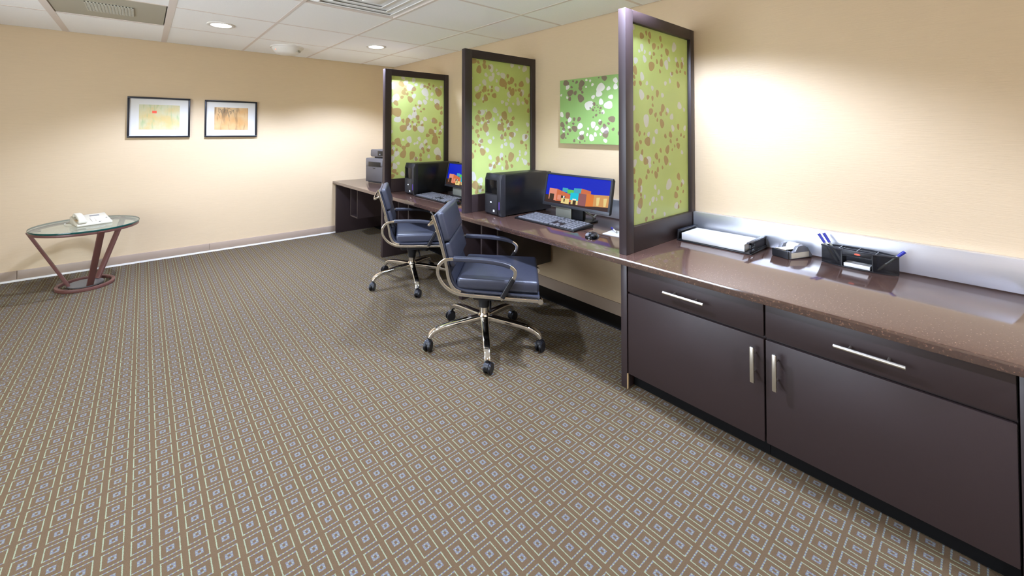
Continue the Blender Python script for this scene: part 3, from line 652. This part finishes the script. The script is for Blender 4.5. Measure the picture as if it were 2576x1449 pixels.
# ------------------------------------------------------------------ office chairs
def chair(label, loc, head, legrot):
    t = thing('office_chair', label, 'chair', (loc[0], loc[1], 0), math.radians(head))
    # five-star base
    base = B().lathe([(0.0, 0.125), (0.042, 0.125), (0.046, 0.14), (0.044, 0.185), (0.034, 0.20), (0.0, 0.20)], 28).obj('base_hub', 'chrome', t)
    for k in range(5):
        a = math.radians(legrot - head + 72 * k); M = Matrix.Rotation(a, 4, 'Z')
        pts = smooth_path([(0.03, 0, 0.168), (0.13, 0, 0.158), (0.24, 0, 0.146), (0.325, 0, 0.130), (0.372, 0, 0.105), (0.388, 0, 0.082)], 3)
        sc = [1.15 - 0.35 * i / (len(pts) - 1) for i in range(len(pts))]
        b = B(); b.sweep(pts, rrect(0.024, 0.016, 0.009, 3), scale=sc)
        leg = b.obj('leg', 'chrome', t); leg.matrix_basis = M
        c = B()
        ca = 0.9 + 1.7 * k
        cm = Matrix.Translation((0.39, 0, 0)) @ Matrix.Rotation(ca, 4, 'Z')
        c.cyl((0.39, 0, 0.05), (0.39, 0, 0.09), 0.010, n=10)
        for s in (-1, 1):
            w = bmesh.new(); bmesh.ops.create_cone(w, cap_ends=True, segments=22, radius1=0.034, radius2=0.034, depth=0.017)
            bmesh.ops.bevel(w, geom=[e for e in w.edges if abs(e.verts[0].co.z - e.verts[1].co.z) < 1e-5], offset=0.004, segments=2, affect='EDGES')
            c.merge(w, cm @ Matrix.Translation((0.012, s * 0.015, 0.0345)) @ Matrix.Rotation(PI / 2, 4, 'X'))
        hood = bmesh.new(); bmesh.ops.create_cone(hood, cap_ends=True, segments=16, radius1=0.030, radius2=0.030, depth=0.024)
        c.merge(hood, cm @ Matrix.Translation((0.006, 0, 0.045)) @ Matrix.Rotation(PI / 2, 4, 'X'))
        c.obj('caster', 'black', leg)
    B().cyl((0, 0, 0.19), (0, 0, 0.25), 0.030, n=20).obj('column_sleeve', 'chrome', t)
    B().lathe([(0.0, 0.24), (0.034, 0.24), (0.038, 0.27), (0.045, 0.30), (0.045, 0.33), (0.0, 0.33)], 24).obj('gas_column', 'black', t)
    m = B(); m.box(-0.11, 0.17, -0.095, 0.095, 0.325, 0.395, 0.02, 3); m.box(-0.05, 0.13, -0.23, 0.23, 0.372, 0.40, 0.006)
    m.cyl((0.13, 0, 0.30), (0.13, 0, 0.34), 0.035, n=18)
    m.obj('tilt_mechanism', 'black', t)
    B().sweep(smooth_path([(0.05, -0.08, 0.345), (0.06, -0.2, 0.34), (0.065, -0.27, 0.325)], 4), circ(0.007, 8)).obj('tilt_lever', 'black', t)
    W = 0.285
    loop = [(0.372, 0.412), (0.22, 0.414), (0.055, 0.418), (-0.07, 0.421), (-0.15, 0.430), (-0.215, 0.465), (-0.255, 0.515), (-0.268, 0.56), (-0.256, 0.603), (-0.222, 0.632), (-0.165, 0.642), (-0.05, 0.641), (0.055, 0.637), (0.14, 0.626), (0.19, 0.612), (0.218, 0.588), (0.218, 0.558), (0.203, 0.53), (0.165, 0.465), (0.131, 0.405)]
    for s in (-1, 1):
        pts = smooth_path([(x, s * W, z) for x, z in loop], 4)
        ar = B().sweep(pts, rrect(0.011, 0.007, 0.004, 2), up=(0, s, 0)).obj('arm_rail', 'chrome', t)
        B().sweep(smooth_path([(x, s * W, z + 0.003) for x, z in loop[10:15]], 4), rrect(0.013, 0.022, 0.006, 3), up=(0, s, 0)).obj('arm_pad', 'leather', ar)
        B().sweep([(x, s * W, z) for x, z in ((0.208, 0.539), (0.165, 0.465), (0.140, 0.42))], rrect(0.015, 0.015, 0.006, 3), up=(0, s, 0)).obj('arm_sleeve', 'black', ar)
        up = smooth_path([(x, s * 0.278, z) for x, z in ((-0.12, 0.437), (-0.165, 0.455), (-0.197, 0.51), (-0.212, 0.59), (-0.226, 0.65), (-0.245, 0.72), (-0.268, 0.80), (-0.296, 0.887), (-0.304, 0.912))], 4)
        B().sweep(up, rrect(0.010, 0.007, 0.003, 2), up=(0, s, 0)).obj('back_rail', 'chrome', t)
        B().cyl((0.372, s * 0.268, 0.414), (0.372, s * 0.302, 0.414), 0.017, n=16).obj('rail_cap', 'chrome', t)
    # sling shell
    prof = [(0.368, 0.428), (0.2, 0.432), (0.0, 0.436), (-0.11, 0.442), (-0.16, 0.468), (-0.19, 0.53), (-0.205, 0.60), (-0.225, 0.67), (-0.255, 0.79), (-0.296, 0.908)]
    pp = smooth_path([(x, 0, z) for x, z in prof], 3)
    B().sweep(pp, rrect(0.009, 0.27, 0.006, 2), up=(0, 1, 0)).obj('seat_shell', 'leather', t)
    # cushions
    B().box(-0.150, 0.366, -0.265, 0.265, 0.445, 0.520, 0.022, 4).obj('seat_cushion', 'leather', t)
    def pad(z0, z1, th, w, nm):
        def sx(z): return -0.205 - (z - 0.60) * 0.285
        a = math.atan2(sx(z1) - sx(z0), z1 - z0); L = math.hypot(sx(z1) - sx(z0), z1 - z0)
        M = Matrix.Translation((sx(z0) + 0.006, 0, z0)) @ Matrix.Rotation(a, 4, 'Y')
        B().box(0.0, th, -w, w, 0.0, L, 0.018, 4, mx=M).obj(nm, 'leather', t)
    pad(0.735, 0.918, 0.052, 0.262, 'upper_back_cushion')
    pad(0.575, 0.730, 0.040, 0.262, 'lower_back_cushion')
    # chrome grab bar behind the back
    hb = smooth_path([(-0.283, -0.278, 0.872), (-0.325, -0.262, 0.848), (-0.345, -0.2, 0.835), (-0.350, 0, 0.832), (-0.345, 0.2, 0.835), (-0.325, 0.262, 0.848), (-0.283, 0.278, 0.872)], 4)
    B().sweep(hb, circ(0.009, 8)).obj('back_bar', 'chrome', t)
    return t
chair('navy leather chrome office chair beside the nearer keyboard', (1.88, 2.155), -46.5, 160)
chair('navy leather chrome office chair in front of the farther computer', (2.06, 3.415), -30.0, 174)

# ------------------------------------------------------------------ computers
def tower(x, y, lb):
    t = thing('desktop_computer', lb, 'computer', (x, y, ZD + 0.0005)); w, D, H = 0.103, 0.63, 0.352
    B().box(0.045, D, -w, w, 0.008, H - 0.006, 0.004).obj('case', 'caseside', t)
    B().prism([(0.05, 0.006), (0.012, 0.006), (0.0, 0.05), (0.0, H - 0.05), (0.018, H), (0.05, H)], 'y', -w + 0.045, w, 0.003).obj('front_bezel', 'black', t)
    B().prism([(0.05, 0.002), (0.006, 0.002), (-0.008, 0.05), (-0.008, H - 0.05), (0.012, H - 0.002), (0.05, H - 0.002)], 'y', -w, -w + 0.040, 0.003).obj('corner_strip', 'grey', t)
    B().box(-0.001, 0.004, -w + 0.055, w - 0.008, 0.185, 0.30, 0.001).obj('glossy_cover', 'blackgloss', t)
    B().box(-0.0015, 0.002, -w + 0.052, w - 0.006, 0.02, 0.175, 0.001).obj('lower_cover', 'grey', t)
    B().box(-0.0125, -0.006, -w + 0.013, -w + 0.022, 0.06, 0.125, 0.001).obj('status_light', 'led_blue', t)
    B().box(-0.0026, 0.0, 0.015, 0.034, 0.105, 0.117).obj('badge', 'paper', t, smooth=False)
    B().box(-0.0026, 0.0, -0.022, -0.002, 0.032, 0.052).obj('badge', 'paper', t, smooth=False)
    B().box(0.07, D - 0.04, -w + 0.02, w - 0.02, H - 0.007, H - 0.002, 0.002).obj('top_inlay', 'black', t)
    for a in (0.08, D - 0.06):
        for s in (-1, 1): B().cyl((a, s * 0.075, 0), (a, s * 0.075, 0.009), 0.014, n=10).obj('foot', 'black', t)
tower(2.345, 2.575, 'black tower computer on the desk beside the middle divider')
tower(2.365, 3.985, 'black tower computer on the desk beside the far divider')

SC = dict(sky=emis('screen_blue', srgb(0, 32, 200), 0.42), ground=emis('screen_brown', srgb(58, 36, 28), 0.42), orange=emis('screen_orange', srgb(214, 112, 66), 0.42),
          pink=emis('screen_peach', srgb(232, 148, 120), 0.42), teal=emis('screen_teal', srgb(70, 170, 196), 0.42), cyan=emis('screen_cyan', srgb(20, 200, 226), 0.42),
          green=emis('screen_green', srgb(98, 204, 84), 0.42), plum=emis('screen_plum', srgb(150, 92, 92), 0.42), tan=emis('screen_tan', srgb(216, 158, 92), 0.42),
          dark=emis('screen_dark', srgb(66, 46, 20), 0.42), cream=emis('screen_cream', srgb(238, 214, 140), 0.42), white=emis('screen_white', srgb(236, 236, 226), 0.42), amber=emis('screen_amber', srgb(226, 126, 48), 0.42))
MT.update({'s_' + k: v for k, v in SC.items()})
SK = ['s_' + k for k in SC]
def monitor(y, lb, x=2.69):
    t = thing('computer_monitor', lb, 'monitor', (x, y, ZD + 0.0005)); w, H = 0.315, 0.272
    T = Matrix.Translation((0, 0, 0.098)) @ Matrix.Rotation(math.radians(12.5), 4, 'Y')
    fr = B()
    k, kb = 0.016, 0.024
    fr.box(-0.004, 0.016, -w, w, 0, kb, 0.003, mx=T); fr.box(-0.004, 0.016, -w, w, H - k, H, 0.003, mx=T)
    fr.box(-0.004, 0.016, -w, -w + k, kb, H - k, 0.0, mx=T); fr.box(-0.004, 0.016, w - k, w, kb, H - k, 0.0, mx=T)
    fr.obj('bezel', 'grey', t)
    B().box(0.012, 0.04, -w + 0.004, w - 0.004, 0.004, H - 0.004, 0.01, mx=T).obj('back_shell', 'black', t)
    b = B(); u = lambda a: w - k - a * 2 * (w - k); v = lambda c: kb + c * (H - k - kb)
    def q(name, pts, d=0.0):
        b.slot = list(SC).index(name); b.poly([T @ Vector((0.003 - d, u(a), v(c))) for a, c in pts])
    R = lambda a0, a1, c0, c1: [(a0, c0), (a1, c0), (a1, c1), (a0, c1)]
    q('sky', R(0, 1, 0, 1)); e = 0.0003
    q('ground', [(0, 0), (1, 0), (1, 0.16), (0.6, 0.1), (0, 0.14)], e)
    q('dark', R(0.0, 0.10, 0.10, 0.27), 2 * e)
    q('teal', R(0.28, 0.37, 0.44, 0.58), e); q('green', R(0.365, 0.47, 0.40, 0.54), 2 * e)
    q('teal', [(0.465, 0.3), (0.585, 0.3), (0.585, 0.63), (0.465, 0.61)], 2 * e)
    q('orange', [(0.575, 0.42), (0.73, 0.42), (0.73, 0.58), (0.585, 0.63)], 3 * e)
    q('orange', [(0.18, 0.08), (0.44, 0.12), (0.44, 0.36), (0.18, 0.52)], 3 * e)
    q('pink', R(0.06, 0.19, 0.32, 0.51), 4 * e); q('pink', R(0.06, 0.075, 0.12, 0.33), 4 * e); q('pink', R(0.15, 0.19, 0.10, 0.33), 4 * e)
    q('dark', R(0.075, 0.15, 0.12, 0.32), 3 * e)
    q('pink', R(0.21, 0.27, 0.14, 0.31), 4 * e); q('dark', R(0.27, 0.34, 0.2, 0.3), 4 * e); q('cream', R(0.28, 0.41, 0.04, 0.22), 5 * e)
    q('white', R(0.305, 0.33, 0.23, 0.30), 6 * e); q('dark', R(0.32, 0.34, 0.10, 0.2), 6 * e)
    q('cyan', [(0.42, 0.2), (0.55, 0.2), (0.55, 0.45), (0.42, 0.45)], 4 * e); q('white', R(0.46, 0.52, 0.2, 0.25), 5 * e); q('dark', R(0.47, 0.52, 0.06, 0.2), 5 * e); q('cream', R(0.44, 0.55, 0.06, 0.2), 4 * e)
    q('plum', R(0.55, 0.675, 0.06, 0.46), 5 * e)
    q('amber', [(0.67, 0.06), (0.80, 0.10), (0.80, 0.48), (0.67, 0.49)], 6 * e)
    q('tan', [(0.78, 0.10), (1.0, 0.14), (1.0, 0.52), (0.78, 0.48)], 7 * e)
    for a in (0.83, 0.93): q('cream', [(a, 0.14), (a + 0.03, 0.15), (a + 0.04, 0.42), (a - 0.01, 0.4)], 8 * e)
    b.obj('display', SK, t, smooth=False)
    B().box(0.045, 0.085, -0.055, 0.07, 0.012, 0.19, 0.006).obj('stand_neck', 'black', t)
    B().box(0.028, 0.046, 0.045, 0.20, 0.010, 0.13, 0.004).obj('stand_plate', 'silver', t)
    B().box(-0.02, 0.16, -0.12, 0.20, 0.0, 0.012, 0.004).obj('stand_base', 'black', t)
    pts = smooth_path([(0.06, -0.06, 0.09), (0.10, -0.10, 0.05), (0.15, -0.08, 0.015), (0.24, -0.02, 0.008), (0.33, 0.02, 0.008)], 5)
    B().sweep(pts, circ(0.006, 6)).obj('cable', 'silver', t)
monitor(2.013, 'wide monitor showing a building on blue beside the green canvas')
monitor(3.445, 'wide monitor showing a building partly hidden by the middle divider')

def keyboard(x, y, lb, rz=0.0):
    t = thing('keyboard', lb, 'keyboard', (x, y, ZD + 0.0005), rz); L, D = 0.292, 0.118
    B().prism([(-D, 0.002), (D, 0.002), (D, 0.026), (-D, 0.012)], 'y', -L, L, 0.003).obj('body', 'black', t)
    b = B(); sl = 0.014 / (2 * D)
    M = Matrix.Translation((-D, 0, 0.012)) @ Matrix.Rotation(-math.atan(sl), 4, 'Y')
    rows = 6; p = 0.0345
    for r in range(rows):
        x0 = 0.014 + r * p + (0.01 if r == 5 else 0)
        cols = [(-0.276 + 0.0306 * k, -0.276 + 0.0306 * k + 0.023) for k in range(4)] + [(-0.145 + 0.0306 * k, -0.145 + 0.0306 * k + 0.023) for k in range(3)] + [(-0.042 + 0.0305 * k, -0.042 + 0.0305 * k + 0.023) for k in range(10)]
        if r == 0: cols = cols[:7] + [(-0.042, -0.005), (0.0, 0.035), (0.04, 0.19), (0.195, 0.225), (0.23, 0.262)]
        if r == 1: cols = cols[:4] + [cols[5]] + cols[7:]
        if r == 2: cols = cols[:4] + cols[7:]
        for a, c in cols: b.box(x0, x0 + 0.024, a, c, 0.0, 0.007, mx=M)
    k = b.obj('keys', 'keycap', t, smooth=False); k['kind'] = 'stuff'
keyboard(2.53, 2.095, 'black keyboard with grey keys beside the mouse and notepad')
keyboard(2.47, 3.58, 'black keyboard with grey keys below the farther monitor')

def mouse(x, y, rz, lb):
    t = thing('computer_mouse', lb, 'mouse', (x, y, ZD + 0.0005), rz)
    b = B(); m = bmesh.new(); bmesh.ops.create_uvsphere(m, u_segments=24, v_segments=14, radius=1.0)
    for v in m.verts:
        v.co = Vector((v.co.x * 0.075 * (1 + 0.0 * v.co.y), v.co.y * 0.043 * (1 - 0.12 * v.co.x), max(v.co.z, 0.0) * (0.036 - 0.006 * v.co.x)))
    b.merge(m); b.obj('shell', 'blackgloss', t)
    B().cyl((-0.04, -0.006, 0.032), (-0.04, 0.006, 0.032), 0.009, n=14).obj('scroll_wheel', 'grey', t)
    for s in (-1, 1):
        q = B(); q.box(-0.066, -0.012, min(s * 0.006, s * 0.030), max(s * 0.006, s * 0.030), 0.016, 0.0325, 0.006, 3)
        q.obj('button', 'keycap' if s > 0 else 'grey', t)
mouse(2.405, 1.645, math.radians(18), 'glossy black mouse beside the notepad')
mouse(2.445, 3.205, math.radians(10), 'glossy black mouse at the farther station')
t = thing('notepad', 'small white notepad beside the mouse', 'notepad', (2.615, 1.575, ZD + 0.0005), math.radians(6))
B().box(-0.075, 0.075, -0.11, 0.085, 0.0, 0.005, 0.001).obj('sheets', 'paper', t)
B().box(0.055, 0.0755, -0.1101, 0.0851, 0.0, 0.0055).obj('binding', 'cream', t, smooth=False)
def pen(label, p0, p1, capfrac=0.38, group=None, barrel='paper'):
    p0, p1 = Vector(p0), Vector(p1); d = p1 - p0; L = d.length
    t = thing('pen', label, 'pen', p0, 0, group); t.rotation_mode = 'QUATERNION'; t.rotation_quaternion = d.to_track_quat('Z', 'Y')
    B().cyl((0, 0, 0.012), (0, 0, L * (1 - capfrac)), 0.0055, n=10).obj('barrel', barrel, t)
    B().cyl((0, 0, 0), (0, 0, 0.012), 0.0018, 0.0055, n=10).obj('tip', 'silver', t)
    B().cyl((0, 0, L * (1 - capfrac)), (0, 0, L), 0.0068, 0.0078, n=10).obj('cap', 'bluepen', t)
pen('blue and white pen lying on the notepad', (2.61, 1.59, ZD + 0.012), (2.70, 1.685, ZD + 0.013))

# ------------------------------------------------------------------ printer
def printer():
    t = thing('printer', 'grey office printer with a display on the far desk', 'printer', (2.519, 5.20, ZD + 0.0005), math.radians(12.3))
    w, D, H = 0.19, 0.40, 0.335
    B().prism([(-w, 0.006), (w, 0.006), (w, H - 0.012), (w - 0.012, H), (-w + 0.012, H), (-w, H - 0.012)], 'x', 0.008, D, 0.006).obj('body', 'prgrey', t)
    B().box(0.0, 0.012, -w + 0.012, w - 0.02, 0.02, 0.215, 0.004).obj('front_tray_door', 'prgrey2', t)
    B().box(0.0, 0.012, -w + 0.012, w - 0.02, 0.23, H - 0.03, 0.004).obj('front_cover', 'prgrey', t)
    B().box(-0.002, 0.011, -0.145, 0.118, 0.222, 0.285, 0.002).obj('output_slot', 'blackgloss', t)
    B().box(-0.004, 0.004, -0.03, 0.022, 0.192, 0.206, 0.003).obj('door_latch', 'black', t)
    B().box(-0.003, 0.01, -0.15, 0.12, 0.0, 0.018, 0.003).obj('base_slot', 'black', t)
    B().prism([(-0.24, H + 0.02), (0.10, H + 0.02), (0.115, H + 0.04), (0.11, H + 0.112), (0.09, H + 0.122), (-0.24, H + 0.122)], 'x', 0.03, 0.40, 0.006).obj('scanner_head', 'prgrey', t)
    B().box(0.06, 0.38, -0.20, 0.06, H - 0.001, H + 0.022, 0.003).obj('scanner_neck', 'black', t)
    B().box(0.024, 0.032, -0.20, -0.05, H + 0.038, H + 0.104, 0.002).obj('display', 'blackgloss', t)
    B().box(0.0225, 0.0245, -0.11, -0.085, H + 0.05, H + 0.062).obj('status_lamp', 'keycap', t, smooth=False)
MT['prgrey'] = mat('grey_printer_plastic', srgb(92, 87, 84), 0.4)
MT['prgrey2'] = mat('darker_printer_plastic', srgb(74, 69, 66), 0.4)
printer()

# ------------------------------------------------------------------ things on the near counter
def tray():
    z = ZD + 0.0005
    t = thing('letter_tray', 'black plastic letter tray beside the near divider', 'tray', (2.785, 1.06, z))
    B().box(0, 0.275, -0.215, 0.205, 0.0, 0.007, 0.002).obj('base', 'black', t)
    B().prism([(0.004, 0.007), (0.275, 0.007), (0.262, 0.070), (0.012, 0.070)], 'y', 0.196, 0.205, 0.002).obj('side', 'black', t)
    B().prism([(0.012, 0.070), (0.262, 0.070), (0.262, 0.063), (0.012, 0.063)], 'y', 0.180, 0.2055, 0.002).obj('top_flange', 'smoke', t)
    s = B()
    for a0, a1, c0, c1 in ((0.0, 0.275, 0.007, 0.016), (0.0, 0.27, 0.056, 0.068), (0.0, 0.014, 0.007, 0.068), (0.078, 0.092, 0.007, 0.068), (0.258, 0.275, 0.007, 0.068), (0.0, 0.09, 0.03, 0.038)):
        s.box(a0, a1, -0.212, -0.204, c0, c1, 0.001)
    s.box(0.09, 0.262, -0.2075, -0.2045, 0.016, 0.056)
    s.obj('slotted_side', 'black', t)
    B().box(0.0, 0.27, -0.204, -0.19, 0.060, 0.068, 0.002).obj('top_flange', 'smoke', t)
    tag(B().box(-0.118, 0.118, -0.178, 0.178, 0.0, 0.044, 0.003).obj('paper_stack', 'paper', loc=(2.916, 1.062, z + 0.0075)), 'thick stack of blank white paper in the letter tray', 'paper')
tray()
MT['tapegrey'] = mat('grey_dispenser_plastic', srgb(104, 104, 106), 0.35)
MT['rimgrey'] = mat('glossy_dark_rim', srgb(46, 46, 48), 0.2)
def tape():
    t = thing('tape_dispenser', 'black and silver tape dispenser with a cream side', 'tape dispenser', (2.965, 0.70, ZD + 0.0005), math.radians(-20))
    pr = [(-0.09, 0.0), (0.09, 0.0), (0.09, 0.012), (0.055, 0.056), (0.02, 0.072), (-0.025, 0.066), (-0.045, 0.040), (-0.07, 0.036), (-0.088, 0.046), (-0.092, 0.042)]
    B().prism(pr, 'y', -0.048, -0.030, 0.002).obj('side_wall', 'tapegrey', t)
    B().prism(pr, 'y', 0.030, 0.048, 0.002).obj('side_wall', 'tapegrey', t)
    B().prism([(-0.09, 0.0), (0.088, 0.0), (0.088, 0.012), (0.05, 0.02), (-0.04, 0.026), (-0.088, 0.036)], 'y', -0.031, 0.031, 0.001).obj('base', 'black', t)
    B().box(-0.099, -0.088, -0.046, 0.046, 0.0, 0.044, 0.005, 3).obj('nose', 'black', t)
    B().box(-0.097, -0.088, -0.028, 0.028, 0.042, 0.049).obj('cutter', 'steel', t, smooth=False)
    B().box(-0.08, 0.062, -0.0495, -0.0475, 0.004, 0.034, 0.001).obj('side_label', 'cream', t)
    B().cyl((0.02, -0.028, 0.044), (0.02, 0.028, 0.044), 0.030, n=28).obj('tape_roll', 'paper', t)
    B().cyl((0.02, -0.0305, 0.044), (0.02, 0.0305, 0.044), 0.016, n=20).obj('roll_core', 'black', t)
    B().box(-0.088, -0.005, -0.024, 0.024, 0.047, 0.0485, mx=Matrix.Rotation(math.radians(0), 4, 'Y')).obj('tape_strip', 'paper', t, smooth=False)
tape()
def organizer():
    z = ZD + 0.0005; t = thing('desk_organizer', 'black boat-shaped desk organizer with a red label', 'desk organizer', (2.985, 0.424, z), math.radians(-2)); H = 0.094
    def front(a): return -0.055 + 0.040 * abs(a / 0.147) ** 2.2
    def back(a): return 0.050 - 0.055 * abs(a / 0.147) ** 2.4
    ys = [-0.147 + 0.294 * k / 20 for k in range(21)]
    out = [(front(a), a) for a in ys] + [(back(a), a) for a in reversed(ys)]
    B().prism(out, 'z', 0.0, 0.006).obj('base', 'black', t)
    rim = B(); rim.sweep([(x, y, H - 0.003) for x, y in out], rrect(0.0025, 0.004, 0.001, 1), closed=True)
    for a in (-0.07, 0.0, 0.07): rim.box(front(a), back(a), a - 0.002, a + 0.002, H - 0.007, H)
    rim.box(-0.012, -0.008, -0.14, 0.14, H - 0.007, H - 0.001)
    rim.obj('rim', 'rimgrey', t)
    b = B(); b.sweep([(back(a) - 0.001, a, H / 2) for a in ys], [(-0.001, -H / 2 + 0.004), (0.001, -H / 2 + 0.004), (0.001, H / 2 - 0.004), (-0.001, H / 2 - 0.004)]); b.obj('back_wall', 'clearsmoke', t)
    for lo, hi in ((0, 6), (14, 20)):
        b = B(); b.sweep([(front(a) + 0.001, a, H / 2) for a in ys[lo:hi + 1]], [(-0.001, -H / 2 + 0.004), (0.001, -H / 2 + 0.004), (0.001, H / 2 - 0.004), (-0.001, H / 2 - 0.004)]); b.obj('window_wall', 'clearsmoke', t)
    for a in (ys[6], ys[14]): B().box(front(a), back(a), a - 0.002, a + 0.002, 0.006, H - 0.004).obj('partition', 'black', t, smooth=False)
    B().box(-0.056, -0.052, -0.055, 0.055, H - 0.026, H - 0.004, 0.001).obj('front_band', 'black', t)
    B().box(-0.05, 0.04, ys[6], ys[14], H - 0.034, H - 0.030).obj('shelf', 'clearsmoke', t, smooth=False)
    e = B(); e.poly([(-0.0566, 0.012 * math.cos(2 * PI * k / 20) - 0.004, H - 0.015 + 0.0045 * math.sin(2 * PI * k / 20)) for k in range(20)]); e.obj('red_label', 'redmark', t, smooth=False)
    tag(B().box(-0.040, 0.03, -0.050, 0.050, 0.0, 0.017, 0.001).obj('note_block', 'paper', loc=(2.978, 0.424, z + 0.0065), rz=math.radians(-4)), 'block of white note paper inside the desk organizer', 'note paper')
    g = 'pens in the desk organizer'
    pen('blue capped pen leaning out of the organizer towards the tape dispenser', (2.970, 0.503, z + 0.009), (2.982, 0.585, z + 0.148), 0.32, g, 'silver')
    pen('blue capped pen crossing another one beside the tape dispenser', (2.985, 0.488, z + 0.009), (2.997, 0.566, z + 0.152), 0.32, g, 'silver')
    pen('blue capped pen sticking out of the organizer on its own', (2.955, 0.352, z + 0.012), (2.985, 0.258, z + 0.122), 0.25, g, 'silver')
def clearsmoke():
    m = bpy.data.materials.new('clear_smoked_acrylic'); m.use_nodes = True
    nt = m.node_tree; b = nt.nodes['Principled BSDF']; b.inputs['Base Color'].default_value = srgb(24, 24, 26); b.inputs['Roughness'].default_value = 0.15
    b.inputs['Alpha'].default_value = 0.5
    return m
MT['clearsmoke'] = clearsmoke()
organizer()
